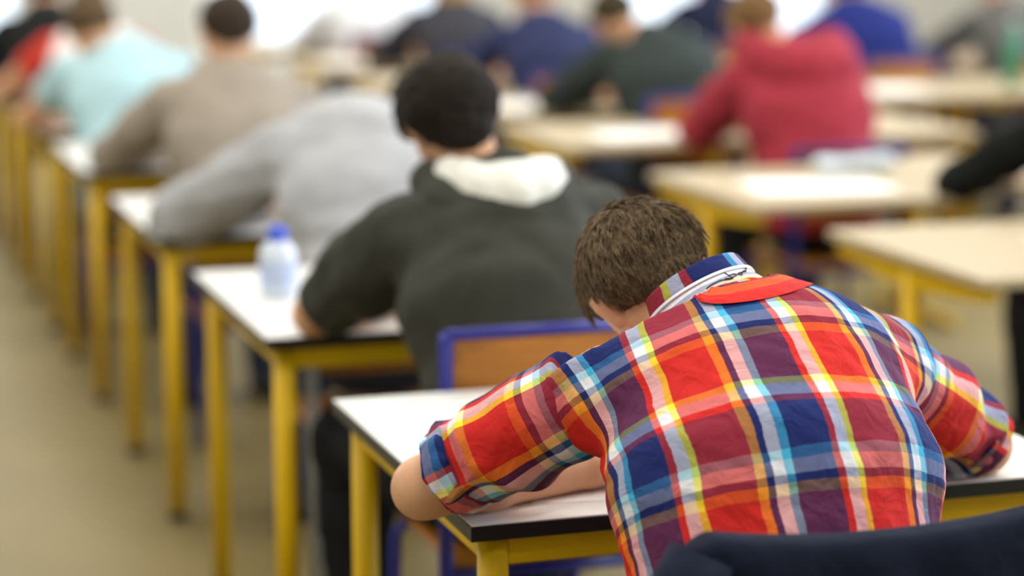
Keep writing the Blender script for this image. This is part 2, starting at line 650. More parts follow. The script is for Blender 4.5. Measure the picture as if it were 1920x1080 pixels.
place_chair(0.335, -0.575, 'school chair hidden under a dark navy jacket')
place_chair(0.405, 0.85, 'blue framed plywood chair of the student in the charcoal hooded sweatshirt')
place_chair(0.46, 2.18, 'grey framed chair of the student in the pale grey hooded sweatshirt', chair_grey).scale = (1, 1, 0.84)
place_chair(0.44, 3.64, 'chair of the student in the taupe sweater').scale = (1, 1, 0.84)
place_chair(0.30, 4.92, 'chair of the student in the pale blue shirt').scale = (1, 1, 0.84)
place_chair(0.38, 6.28, 'chair of the student with red and white short sleeves').scale = (1, 1, 0.84)
place_chair(0.32, 7.62, 'chair of the student in black beside the aisle')
place_chair(2.74, 2.24, 'chair of the student in the black top by the wood desk')
place_chair(2.47, 3.83, 'chair of the student in the raspberry hooded sweatshirt').scale = (1, 1, 0.92)
place_chair(2.43, 5.06, 'blue framed chair of the student in the dark green jumper')
place_chair(2.36, 6.26, 'chair of the student in the navy jumper')
place_chair(2.35, 7.64, 'chair of the student with long golden hair')
place_chair(2.25, 9.02, 'chair of the student in the white shirt')
place_chair(4.12, 6.62, 'chair of the student in the royal blue jacket')
place_chair(4.92, 6.62, 'chair of the student in the dark grey top')
place_chair(4.00, 8.12, 'chair of the student in the midnight blue pullover')


# ------------------------------------------------------------------ implicit surface kit (for people and cloth)
def V(*a):
    return np.array(a, dtype=np.float32)


class Prim:
    __slots__ = ('A', 'B', 'ra', 'rb', 'e', 's', 'k', 'clips')

    def __init__(self, A, B, ra, rb, e=None, s=1.0, k=0.02, clips=()):
        self.A, self.B = np.asarray(A, np.float32), np.asarray(B, np.float32)
        self.ra, self.rb, self.k = ra, rb, k
        self.e = None if e is None else np.asarray(e, np.float32) / np.linalg.norm(e)
        self.s, self.clips = s, clips

    def d(self, P):
        q = P - self.A
        ab = self.B - self.A
        if self.e is not None:
            q = q + ((1 / self.s - 1) * (q @ self.e))[:, None] * self.e
            ab = ab + (1 / self.s - 1) * (ab @ self.e) * self.e
        L = float(ab @ ab)
        if L > 1e-10:
            h = np.clip((q @ ab) / L, 0, 1)
            q = q - h[:, None] * ab
            r = self.ra + (self.rb - self.ra) * h
        else:
            r = self.ra
        d = np.sqrt(np.einsum('ij,ij->i', q, q)) - r
        for (pt, n) in self.clips:
            n = np.asarray(n, np.float32) / np.linalg.norm(n)
            d = np.maximum(d, (P - np.asarray(pt, np.float32)) @ n)
        return d

    def bounds(self):
        m = max(self.ra, self.rb) * max(1.0, self.s) + 0.02
        return np.minimum(self.A, self.B) - m, np.maximum(self.A, self.B) + m


def field(prims, clips=(), subs=()):
    def fn(P):
        d = None
        for p in prims:
            x = p.d(P)
            if d is None:
                d = x
            else:
                h = np.maximum(p.k - np.abs(d - x), 0) / p.k
                d = np.minimum(d, x) - h * h * p.k * 0.25
        for p in subs:
            d = np.maximum(d, -p.d(P))
        for (pt, n) in clips:
            n = np.asarray(n, np.float32) / np.linalg.norm(n)
            d = np.maximum(d, (P - np.asarray(pt, np.float32)) @ n)
        return d
    lo = np.min([p.bounds()[0] for p in prims], 0)
    hi = np.max([p.bounds()[1] for p in prims], 0)
    return fn, lo, hi


def polygonise(fl, h):
    fn, lo, hi = fl
    B = 8
    nb = np.ceil((hi - lo) / (h * B)).astype(int) + 1
    n = nb * B
    lo = lo - h * 2
    bi = np.stack(np.meshgrid(*[np.arange(k) for k in nb], indexing='ij'), -1).reshape(-1, 3)
    cen = (lo + (bi * B + (B - 1) / 2) * h).astype(np.float32)
    dc = fn(cen)
    F = np.repeat(np.repeat(np.repeat(dc.reshape(nb), B, 0), B, 1), B, 2).astype(np.float32)
    act = bi[np.abs(dc) < B * h * 0.5 * 1.8 + 0.03]
    loc = np.stack(np.meshgrid(*[np.arange(B)] * 3, indexing='ij'), -1).reshape(-1, 3)
    for s in range(0, len(act), 1500):
        idx = (act[s:s + 1500, None, :] * B + loc[None]).reshape(-1, 3)
        F[idx[:, 0], idx[:, 1], idx[:, 2]] = fn((lo + idx * h).astype(np.float32))
    S = F < 0
    # cells with a sign change
    c = [S[i:n[0] - 1 + i, j:n[1] - 1 + j, k:n[2] - 1 + k] for i in (0, 1) for j in (0, 1) for k in (0, 1)]
    allin = np.logical_and.reduce(c)
    anyin = np.logical_or.reduce(c)
    cells = np.argwhere(anyin & ~allin)
    vid = -np.ones(n - 1, dtype=np.int64)
    vid[cells[:, 0], cells[:, 1], cells[:, 2]] = np.arange(len(cells))
    acc = np.zeros((len(cells), 3), np.float64)
    cnt = np.zeros(len(cells))
    corners = np.array([(i, j, k) for i in (0, 1) for j in (0, 1) for k in (0, 1)])
    vals = np.stack([F[cells[:, 0] + a, cells[:, 1] + b, cells[:, 2] + c2] for a, b, c2 in corners], 1)
    for i in range(8):
        for j in range(i + 1, 8):
            if np.abs(corners[i] - corners[j]).sum() == 1:
                a, b = vals[:, i], vals[:, j]
                m = (a < 0) != (b < 0)
                tt = np.where(m, a / np.where(m, a - b, 1), 0)
                p = corners[i] + tt[:, None] * (corners[j] - corners[i])
                acc += p * m[:, None]
                cnt += m
    verts = lo + (cells + acc / cnt[:, None]) * h
    faces = []
    for ax in range(3):
        o1, o2 = (ax + 1) % 3, (ax + 2) % 3
        sl0 = [slice(None)] * 3; sl1 = [slice(None)] * 3
        sl0[ax] = slice(0, n[ax] - 1); sl1[ax] = slice(1, n[ax])
        s0, s1 = S[tuple(sl0)], S[tuple(sl1)]
        e = np.argwhere(s0 != s1)
        e = e[(e[:, o1] > 0) & (e[:, o2] > 0) & (e[:, o1] < n[o1] - 1) & (e[:, o2] < n[o2] - 1)]
        inside = s0[e[:, 0], e[:, 1], e[:, 2]]
        q = []
        for (da, db) in ((-1, -1), (0, -1), (0, 0), (-1, 0)):
            x = e.copy()
            x[:, o1] += da; x[:, o2] += db
            q.append(vid[x[:, 0], x[:, 1], x[:, 2]])
        q = np.stack(q, 1)
        q[~inside] = q[~inside][:, ::-1]
        faces.append(q)
    faces = np.concatenate(faces)
    faces = faces[(faces >= 0).all(1)]
    return verts.astype(np.float32), faces


def grad(fn, P, e=0.002):
    g = np.stack([fn(P + np.array(d, np.float32) * e) - fn(P - np.array(d, np.float32) * e)
                  for d in ((1, 0, 0), (0, 1, 0), (0, 0, 1))], 1)
    return g / (np.linalg.norm(g, axis=1)[:, None] + 1e-9)


def smooth_mesh(v, f, it):
    for _ in range(it):
        acc = np.zeros_like(v); cnt = np.zeros(len(v))
        for a, b in ((0, 1), (1, 2), (2, 3), (3, 0)):
            np.add.at(acc, f[:, a], v[f[:, b]]); np.add.at(acc, f[:, b], v[f[:, a]])
            np.add.at(cnt, f[:, a], 1); np.add.at(cnt, f[:, b], 1)
        v = 0.5 * v + 0.5 * acc / np.maximum(cnt, 1)[:, None]
    return v


def sdf_mesh(name, fl, h, material, parent, origin, disp=None, uvfn=None, smooth=1):
    v, f = polygonise(fl, h)
    if smooth:
        v = smooth_mesh(v, f, smooth).astype(np.float32)
    nrm = grad(fl[0], v, h * 0.5)
    uv = uvfn(v, nrm) if uvfn else None
    if disp is not None:
        v = v + nrm * disp(v, nrm)[:, None]
    me = bpy.data.meshes.new(name)
    me.vertices.add(len(v))
    me.vertices.foreach_set('co', (v - np.asarray(origin, np.float32)).astype(np.float32).ravel())
    me.loops.add(f.size)
    me.loops.foreach_set('vertex_index', f.astype(np.int32).ravel())
    me.polygons.add(len(f))
    me.polygons.foreach_set('loop_start', np.arange(0, f.size, 4, dtype=np.int32))
    me.polygons.foreach_set('loop_total', np.full(len(f), 4, dtype=np.int32))
    me.polygons.foreach_set('use_smooth', np.ones(len(f), dtype=bool))
    if uv is not None:
        l = me.uv_layers.new(name='weave')
        l.data.foreach_set('uv', uv[f.ravel()].astype(np.float32).ravel())
    me.materials.append(material)
    me.update(calc_edges=True)
    me.validate()
    o = bpy.data.objects.new(name, me)
    if parent is None:
        o.location = tuple(origin)
    return link(o, parent)


def wob(P, f, seed, n=4):
    """cheap smooth noise from warped sines, about -1..1"""
    r = np.random.default_rng(seed)
    out = np.zeros(len(P), np.float32)
    for i in range(n):
        a = r.normal(size=3); a /= np.linalg.norm(a)
        b = r.normal(size=3); b /= np.linalg.norm(b)
        fr = f * (0.7 + 0.25 * i)
        out += np.sin(P @ (a * fr) + 1.7 * np.sin(P @ (b * fr * 0.6) + r.uniform(0, 6)) + r.uniform(0, 6))
    return out / n


def rot_head(pitch, roll, yaw):
    """degrees. pitch forward, roll to the right, yaw to the right"""
    p, r, y = map(math.radians, (pitch, roll, yaw))
    M = Matrix.Rotation(-y, 3, 'Z') @ Matrix.Rotation(r, 3, 'Y') @ Matrix.Rotation(-p, 3, 'X')
    return np.array(M, np.float32)


def head_prims(c, R, sc=1.0):
    def T(*p):
        return np.asarray(c, np.float32) + R @ (np.array(p, np.float32) * sc)
    ex = R @ V(1, 0, 0)
    L = []
    L.append(Prim(T(0, -0.024, 0.03), T(0, 0.024, 0.036), 0.076 * sc, 0.073 * sc, ex, 1.0, 0.02))
    L.append(Prim(T(0, 0.035, -0.005), T(0, 0.045, -0.06), 0.058 * sc, 0.040 * sc, ex, 1.02, 0.03))
    L.append(Prim(T(0, 0.06, -0.082), T(0, 0.066, -0.086), 0.022 * sc, 0.020 * sc, None, 1, 0.03))
    for s in (-1, 1):
        L.append(Prim(T(s * 0.05, 0.0, -0.045), T(s * 0.022, 0.055, -0.085), 0.02 * sc, 0.018 * sc, None, 1, 0.03))
        L.append(Prim(T(s * 0.03, 0.078, -0.018), T(s * 0.04, 0.07, -0.028), 0.022 * sc, 0.022 * sc, None, 1, 0.02))
        L.append(Prim(T(s * 0.018, 0.09, 0.026), T(s * 0.042, 0.08, 0.022), 0.011 * sc, 0.010 * sc, None, 1, 0.012))
        # ear: a flattened shell standing off the head
        en = R @ np.array([s * 0.9, -0.45, 0], np.float32)
        L.append(Prim(T(s * 0.082, -0.010, 0.012), T(s * 0.077, 0.0, -0.026), 0.021 * sc, 0.014 * sc, en, 0.45, 0.008))
    L.append(Prim(T(0, 0.094, 0.016), T(0, 0.112, -0.022), 0.010 * sc, 0.014 * sc, None, 1, 0.012))
    L.append(Prim(T(-0.016, 0.092, -0.052), T(0.016, 0.092, -0.052), 0.009 * sc, 0.009 * sc, None, 1, 0.01))
    L.append(Prim(T(-0.014, 0.089, -0.064), T(0.014, 0.089, -0.064), 0.009 * sc, 0.009 * sc, None, 1, 0.01))
    return L


def hand_prims(w, direction, side, up=(0, 0, 1), curl=0.5, sc=1.0):
    """w wrist; direction unit; side -1 left hand / +1 right; palm faces down"""
    dn = np.asarray(direction, np.float32); dn = dn / np.linalg.norm(dn)
    up = np.asarray(up, np.float32)
    up = up - dn * (up @ dn); up = up / np.linalg.norm(up)
    lat = np.cross(dn, up)              # to the right of the pointing direction
    L = [Prim(w, w + dn * 0.03 * sc, 0.026, 0.024, lat, 1.25, 0.012),
         Prim(w + dn * 0.03 * sc, w + dn * 0.075 * sc, 0.0165, 0.0155, lat, 2.2, 0.014)]
    lens = (0.068, 0.078, 0.072, 0.056)
    for i in range(4):
        off = (i - 1.5) * 0.0195 * (-side) * -1
        # index finger lies on the thumb side
        k = i if side < 0 else 3 - i
        ln = lens[3 - k] * sc
        b = w + dn * 0.083 * sc + lat * off
        m = b + (dn * math.cos(curl * 0.5) - up * math.sin(curl * 0.5)) * ln * 0.52 + lat * off * 0.12
        t_ = m + (dn * math.cos(curl * 1.4) - up * math.sin(curl * 1.4)) * ln * 0.5
        L.append(Prim(b, m, 0.0092, 0.0085, None, 1, 0.004))
        L.append(Prim(m, t_, 0.0085, 0.0068, None, 1, 0.004))
    inner = lat * (1 if side < 0 else -1)
    b = w + dn * 0.028 * sc + inner * 0.028
    m = b + dn * 0.030 * sc + inner * 0.022 - up * 0.008
    t_ = m + dn * 0.028 * sc + inner * 0.002 - up * 0.006
    L.append(Prim(b, m, 0.0125, 0.0105, None, 1, 0.008))
    L.append(Prim(m, t_, 0.0105, 0.008, None, 1, 0.004))
    return L


EX = V(1, 0, 0)


def lerp(a, b, u):
    return np.asarray(a, np.float32) * (1 - u) + np.asarray(b, np.float32) * u


def torso_prims(J, g=0.0, k=0.06, ex=EX):
    c = J['spine']
    rr = J.get('torso_r', [(0.115, 1.42), (0.105, 1.42), (0.118, 1.48), (0.098, 1.62), (0.06, 1.3)])
    L = []
    for i in range(4):
        (ra, sa), (rb, sb) = rr[i], rr[i + 1]
        L.append(Prim(c[i], c[i + 1], ra + g, rb + g, ex, (sa + sb) / 2, k))
    return L


def limb(A, B, C, ra, rb, rc_, g=0.0, k=0.02, bulge=0.0):
    m = lerp(A, B, 0.45)
    return [Prim(A, m, ra + g, (ra + rb) / 2 + bulge + g, None, 1, k), Prim(m, B, (ra + rb) / 2 + bulge + g, rb + g, None, 1, k),
            Prim(B, lerp(B, C, 0.35), rb + g, rb * 1.04 + g, None, 1, k), Prim(lerp(B, C, 0.35), C, rb * 1.04 + g, rc_ + g, None, 1, k)]


def default_joints(x, y, lean=0.0, sc=1.0, twist=0.0):
    """a student bent over a desk whose near edge is 0.42 m in front of the hips"""
    o = V(x, y, 0)
    J = dict(origin=o)
    J['spine'] = [o + V(0, 0.0, 0.53), o + V(0, 0.015, 0.70), o + V(0, 0.10 + lean * 0.4, 0.87),
                  o + V(0, 0.20 + lean * 0.8, 0.985 - lean * 0.2), o + V(0, 0.275 + lean, 1.055 - lean * 0.3)]
    J['head'] = o + V(0, 0.37 + lean, 1.165 - lean * 0.5)
    J['hrot'] = (35, 0, 0)
    sh = 0.185
    for s, n in ((-1, 'L'), (1, 'R')):
        J['sh' + n] = J['spine'][3] + V(s * sh, 0.03, 0.0)
        J['el' + n] = o + V(s * 0.34, 0.47, 0.803)
        J['wr' + n] = o + V(s * 0.13, 0.63, 0.792)
        J['hp' + n] = o + V(s * 0.09, 0.02, 0.515)
        J['kn' + n] = o + V(s * 0.13, 0.43, 0.53)
        J['an' + n] = o + V(s * 0.13, 0.37, 0.085)
    return J


def body_prims(J, hands=True):
    L = torso_prims(J, 0.0)
    R = rot_head(*J['hrot'])
    hc = J['head']
    base = hc + R @ V(0, -0.02, -0.045)
    L.append(Prim(J['spine'][4] + V(0, -0.01, -0.02), base, 0.055, 0.052, None, 1, 0.04))
    L += head_prims(hc, R)
    for n, s in (('L', -1), ('R', 1)):
        L += limb(J['sh' + n], J['el' + n], J['wr' + n], 0.055, 0.040, 0.027, 0, 0.025, 0.002)
        if hands:
            L += hand_prims(J['wr' + n], J.get('hd' + n, V(-s * 0.8, 0.6, 0)), s)
        L += limb(J['hp' + n], J['kn' + n], J['an' + n], 0.080, 0.056, 0.040, 0, 0.03)
        f = J['an' + n]
        L.append(Prim(f + V(0, -0.02, -0.045), f + V(0, 0.13, -0.055), 0.034, 0.022, None, 1, 0.02))
    return L


def hair_field(J, g=0.014, nape=0.0, front=None):
    R = rot_head(*J['hrot'])
    hc = J['head']
    T = lambda *p: hc + R @ V(*p)
    n = R @ V(0, 0.62, -0.785)
    pr = [Prim(T(0, -0.026, 0.03), T(0, 0.024, 0.038), 0.076 + g, 0.074 + g, R @ V(1, 0, 0), 1.0, 0.02),
          Prim(T(0, -0.045, 0.0), T(0, -0.052, -0.045), 0.058 + g, 0.036 + g * 0.5, R @ V(1, 0, 0), 1.15, 0.03)]
    clips = [(T(0, 0.085, 0.062 - nape), n), (T(0, 0, -0.088 - nape), R @ V(0, 0, -1))]
    if front is not None:
        clips.append((T(0, front, 0.0), R @ V(0, 1, -0.35)))
    ears = [Prim(T(s * 0.09, 0.004, -0.012), T(s * 0.085, 0.03, -0.03), 0.030, 0.03) for s in (-1, 1)]
    return field(pr, clips, ears)


def shoe(J, n, m, parent, h):
    f = J['an' + n]
    z0 = -f[2]
    pr = [Prim(f + V(0, -0.025, -0.04), f + V(0, 0.06, -0.045), 0.045, 0.040, EX, 1.0, 0.03),
          Prim(f + V(0, 0.06, -0.05), f + V(0, 0.155, -0.055), 0.040, 0.030, EX, 1.15, 0.03),
          Prim(f + V(0, -0.02, -0.03), f + V(0, 0.0, 0.0), 0.046, 0.046, None, 1, 0.03)]
    return sdf_mesh('shoe', field(pr, [((0, 0, 0.004), (0, 0, -1))]), h, m, parent, J['origin'])


def trousers(J, m, parent, h, g=0.017):
    L = [Prim(J['spine'][0], J['spine'][1] - V(0, 0, 0.05), 0.125, 0.12, EX, 1.44, 0.05)]
    for n in 'LR':
        cl = [(J['an' + n] + V(0, 0, -0.005), V(0, 0, -1))]
        a = limb(J['hp' + n], J['kn' + n], J['an' + n], 0.080, 0.056, 0.050, g, 0.03)
        for p in a[2:]:
            p.clips = cl
        L += a
    return sdf_mesh('trousers', field(L), h, m, parent, J['origin'],
                    disp=lambda v, n_: 0.005 * wob(v, 55, 3))


def top_garment(name, J, m, parent, h, g=0.016, sleeves=('long', 'long'), folds=0.006, seed=1, uvfn=None, hem=0.50, neck=0.06, sleeve_mat=None):
    L = torso_prims(J, g)
    extra = []
    subs = []
    for n, s, kind in (('L', -1, sleeves[0]), ('R', 1, sleeves[1])):
        A, B, C = J['sh' + n], J['el' + n], J['wr' + n]
        a = limb(A, B, C, 0.058, 0.044, 0.032, g, 0.03, 0.004)
        if kind == 'long':
            cp = lerp(B, C, 0.93); dv = C - B
            a[3].clips = [(cp, dv)]
        elif kind == 'elbow':
            cp = lerp(A, B, 0.9); dv = B - A
            a = a[:2]; a[1].clips = [(cp, dv)]
        else:
            cp = lerp(A, B, 0.5); dv = B - A
            a = [Prim(A, lerp(A, B, 0.6), 0.06 + g, 0.055 + g, None, 1, 0.03, [(cp, dv)])]
        if sleeve_mat is not None:
            extra.append(a)
        else:
            L += a
    N = J['spine'][4]
    hcd = J['head'] - N; hcd = hcd / np.linalg.norm(hcd)
    clips = [((0, 0, hem), (0, 0, -1))]
    for p in L[1:4]:
        p.clips = [(N + hcd * neck, hcd)]

    def disp(v, nn):
        w = wob(v * np.array([1, 1, 1.6], np.float32), 26, seed) * folds + wob(v, 60, seed + 5) * folds * 0.45
        return w
    o = sdf_mesh(name, field(L, clips), h, m, parent, J['origin'], disp=disp, uvfn=uvfn)
    for a in extra:
        sdf_mesh('sleeve', field(a), h, sleeve_mat, o, J['origin'], disp=disp)
    return o


def hood_parts(J, m, lining, parent, h, drop=0.05, big=1.0):
    N = J['spine'][4]
    pr, li = [], []
    n = 9
    pts = []
    for i in range(n):
        a = math.radians(-118 + 236 * i / (n - 1))
        back = max(0.0, math.cos(a))
        p = N + V(math.sin(a) * 0.125 * big, -max(-0.3, math.cos(a)) * 0.150 * big - 0.01, 0.020 - 0.058 * back * big)
        pts.append((p + V(0, 0, 0.12 * (big - 1)), (0.038 + 0.022 * back) * big ** 1.5))
    for i in range(n - 1):
        pr.append(Prim(pts[i][0], pts[i + 1][0], pts[i][1], pts[i + 1][1], None, 1, 0.03))
    o = sdf_mesh('hood', field(pr), h, m, parent, J['origin'], disp=lambda v, nn: 0.006 * wob(v, 45, 9))
    if lining is not None:
        pts = []
        for i in range(n):
            a = math.radians(-100 + 200 * i / (n - 1))
            back = max(0.0, math.cos(a))
            p = N + V(math.sin(a) * 0.098, -max(-0.3, math.cos(a)) * 0.138 - 0.008, 0.044 - 0.030 * back)
            pts.append((p, 0.022 + 0.032 * back))
        li = [Prim(pts[i][0], pts[i + 1][0], pts[i][1], pts[i + 1][1], None, 1, 0.03) for i in range(n - 1)]
        sdf_mesh('hood_lining', field(li), h, lining, o, J['origin'], disp=lambda v, nn: 0.006 * wob(v, 60, 4))
    return o


M_DENIM = fabric('dark_denim', (52, 60, 78))
M_BLACKTR = fabric('black_trousers', (24, 25, 27))
M_SHOE = mat('dark_shoe', (36, 34, 34), 0.6, noise=0.1)
HAIR = {}


def hair_mat(name, c):
    if name in HAIR:
        return HAIR[name]
    HAIR[name] = mat('hair_' + name, c, rough=0.75, spec=0.2, noise=0.35, nscale=90, bump=0.5, bscale=160)
    return HAIR[name]


def student(label, J, top_mat, hairm, h=0.011, skin=None, sleeves=('long', 'long'), hood=False, lining=None,
            trouser=None, folds=0.007, seed=1, garment='sweater', hair_g=0.014, nape=0.0, g=0.018, long_hair=False, uvfn=None, sleeve_mat=None, hood_big=1.0):
    body = sdf_mesh('person', field(body_prims(J)), h * 0.85, skin or M_SKIN, None, J['origin'])
    tag(body, label, 'person', 'students bent over their exam papers')
    gt = top_garment(garment, J, top_mat, body, h, g=g, sleeves=sleeves, folds=folds, seed=seed, uvfn=uvfn, sleeve_mat=sleeve_mat)
    if hood:
        hood_parts(J, top_mat, lining, gt, h, big=hood_big)
    trousers(J, trouser or M_DENIM, body, h * 1.2)
    for n in 'LR':
        shoe(J, n, M_SHOE, body, h)
    hf = hair_field(J, hair_g, nape)
    hr = sdf_mesh('hair', hf, h * 0.7, hairm, body, J['origin'],
                  disp=lambda v, n_: 0.004 * wob(v, 150, 2) + 0.003 * wob(v, 320, 6))
    if long_hair:
        R = rot_head(*J['hrot'])
        T = lambda *p: J['head'] + R @ V(*p)
        b0, b1 = T(0, -0.07, 0.0), J['spine'][4] + V(0, -0.11, -0.06)
        pr = [Prim(T(0, -0.04, 0.03), b0, 0.085, 0.075, EX, 1.1, 0.04), Prim(b0, b1, 0.07, 0.045, EX, 1.5, 0.04),
              Prim(b1, b1 + V(0, -0.03, -0.14), 0.045, 0.02, EX, 1.8, 0.04)]
        sdf_mesh('hair_length', field(pr), h, hairm, hr, J['origin'], disp=lambda v, n_: 0.006 * wob(v * V(1, 1, .2), 110, 2))
    return body


#PEOPLE
# ------------------------------------------------------------------ the student in the plaid shirt
M_PLAID = plaid_mat('plaid_cotton')
M_LINING = fabric('grey_blue_lining', (176, 186, 204))
HO = V(0.33, -0.40, 0.0)
HJ = dict(origin=HO)
HJ['spine'] = [V(0.305, -0.40, 0.53), V(0.308, -0.385, 0.71), V(0.332, -0.285, 0.87), V(0.350, -0.175, 0.978), V(0.335, -0.090, 1.040)]
HJ['torso_r'] = [(0.118, 1.42), (0.112, 1.43), (0.122, 1.38), (0.098, 1.62), (0.062, 1.35)]
HJ['head'] = V(0.282, 0.040, 1.080)
HJ['hrot'] = (57, -22, -8)
HJ['shL'], HJ['elL'], HJ['wrL'] = V(0.160, -0.115, 0.975), V(-0.052, 0.060, 0.804), V(0.225, 0.135, 0.790)
HJ['shR'], HJ['elR'], HJ['wrR'] = V(0.548, -0.115, 0.978), V(0.825, 0.045, 0.803), V(0.56, 0.17, 0.792)
HJ['hdL'], HJ['hdR'] = V(0.9, 0.45, 0), V(-0.85, 0.5, 0)
for n, s in (('L', -1), ('R', 1)):
    HJ['hp' + n] = V(0.32 + s * 0.09, -0.38, 0.515)
    HJ['kn' + n] = V(0.32 + s * 0.13, 0.03, 0.53)
    HJ['an' + n] = V(0.32 + s * 0.13, -0.03, 0.085)
hero = sdf_mesh('person', field(body_prims(HJ)), 0.006, M_SKIN, None, HO)
tag(hero, 'student with short brown hair in a red and blue plaid shirt', 'person', 'students bent over their exam papers')


def ellipse_arc(a, b, n=721):
    th = np.linspace(-math.pi, math.pi, n)
    x, y = a * np.sin(th), b * np.cos(th)
    s = np.concatenate([[0], np.cumsum(np.hypot(np.diff(x), np.diff(y)))])
    return th, s - s[n // 2]


TH, ARC = ellipse_arc(0.215, 0.15)


def spine_uv(u0, v0):
    """u across the back, v down the back, measured on the curve of the back itself"""
    C = np.array(HJ['spine'], np.float64)
    C = np.concatenate([[C[0] - V(0, 0, 0.15)], C, [C[-1] + (C[-1] - C[-2]) * 2.0]])
    tt = np.linspace(0, len(C) - 1, 121)
    P0 = np.stack([np.interp(tt, np.arange(len(C)), C[:, i]) for i in range(3)], 1)
    ker = np.hanning(33); ker /= ker.sum()
    pad = np.concatenate([P0[:1] + (P0[:1] - P0[1:17][::-1]), P0, P0[-1:] + (P0[-1:] - P0[-17:-1][::-1])])
    S = np.stack([np.convolve(pad[:, i], ker, 'valid') for i in range(3)], 1)[:121]
    tan = np.gradient(S, axis=0)
    tan[:, 0] = 0
    tan /= np.linalg.norm(tan, axis=1)[:, None]
    back = np.stack([np.zeros(len(tan)), -tan[:, 2], tan[:, 1]], 1)
    off = S + back * 0.14
    cum = np.concatenate([[0], np.cumsum(np.linalg.norm(np.diff(off[:, 1:], axis=0), axis=1))])

    def fn(v, nrm):
        i = np.concatenate([np.argmin(((c_[:, None, 1:] - off[None, :, 1:]) ** 2).sum(2), 1) for c_ in np.array_split(v, 1 + len(v) // 8000)])
        res = np.einsum('ij,ij->i', v[:, 1:] - off[i, 1:], tan[i, 1:])
        sv = cum[i] + res
        dors = np.einsum('ij,ij->i', v[:, 1:] - S[i, 1:], back[i, 1:])
        lat = v[:, 0] - S[i, 0]
        th = np.arctan2(lat / 0.215, dors / 0.15)
        rho = np.clip(np.hypot(lat / 0.215, dors / 0.15), 1.0, 1.5)
        arc = np.interp(th, TH, ARC) * (1 + (rho - 1) * np.clip((1.9 - np.abs(th)) / 0.5, 0, 1))
        u = 1.12 * (u0 - 0.0328 - arc - 0.14 * (sv - 0.52)) + 0.030
        side = (np.abs(th) > 1.85) & (v[:, 2] < 0.84)
        u = np.where(side, 0.157 + (np.abs(th) - 1.9) * 0.03, u)
        return np.stack([u, v0 - sv], 1)
    return fn


def sleeve_uv(A, B, u0, v0, ref=(0, 0, 1), sgn=1):
    d = np.asarray(B) - np.asarray(A); L = np.linalg.norm(d); d = d / L
    up = np.asarray(ref, np.float64); up = up - d * (up @ d); up /= np.linalg.norm(up)
    w = np.cross(d, up)

    def fn(v, nrm):
        q = v - A
        th = np.arctan2(q @ w, q @ up)
        return np.stack([u0 + sgn * th * 0.072, v0 + q @ d], 1)
    return fn


# shirt body
sh_prims = torso_prims(HJ, 0.020, 0.07)
for n in 'LR':
    A, B = HJ['sh' + n], HJ['el' + n]
    sh_prims.append(Prim(lerp(HJ['spine'][3], A, 0.3), lerp(A, B, 0.08), 0.10, 0.080, None, 1, 0.06))
N4 = HJ['spine'][4]
hd_dir = V(-0.25, 0.55, 0.72)
SHIRT_CLIPS = [((0, 0, 0.66), (0, 0, -1)), (N4 + hd_dir * 0.022, hd_dir)]


def shirt_disp(v, n):
    w = 0.0042 * wob(v * V(1, 1, 2.2), 30, 11) + 0.0024 * wob(v * V(1, 1, 2), 75, 12)
    ph = v @ V(14, 30, 52) + 2.0 * wob(v, 9, 61)
    w += 0.0035 * (0.5 - np.abs(np.sin(ph * 0.5))) * np.clip(wob(v, 13, 62) * 1.6, 0, 1)
    low = np.clip((0.86 - v[:, 2]) / 0.2, 0, 1)
    w += low * 0.009 * wob(v * V(1.5, 1.5, 0.35), 46, 14)
    return w


shirt = sdf_mesh('shirt', field(sh_prims, SHIRT_CLIPS), 0.006, M_PLAID, hero, HO, disp=shirt_disp, uvfn=spine_uv(0.030, -0.055))


fp = [V(0.152, -0.19, 0.885), V(0.150, -0.25, 0.862), V(0.145, -0.30, 0.828), V(0.152, -0.36, 0.752), V(0.155, -0.385, 0.66)]
fprims = [Prim(fp[i], fp[i + 1], 0.036, 0.036, EX, 0.9, 0.02) for i in range(4)]


def panel_uv(v, nrm):
    return np.stack([0.150 + 0.12 * (v[:, 1] + 0.28) + 0.35 * (v[:, 0] - 0.13), 0.62 * v[:, 2] + 0.3], 1)


sdf_mesh('front_panel', field(fprims), 0.006, M_PLAID, shirt, HO, uvfn=panel_uv,
         disp=lambda v, n: 0.006 * wob(v * V(1.5, 1.5, .5), 60, 41) + 0.003 * wob(v, 120, 42))


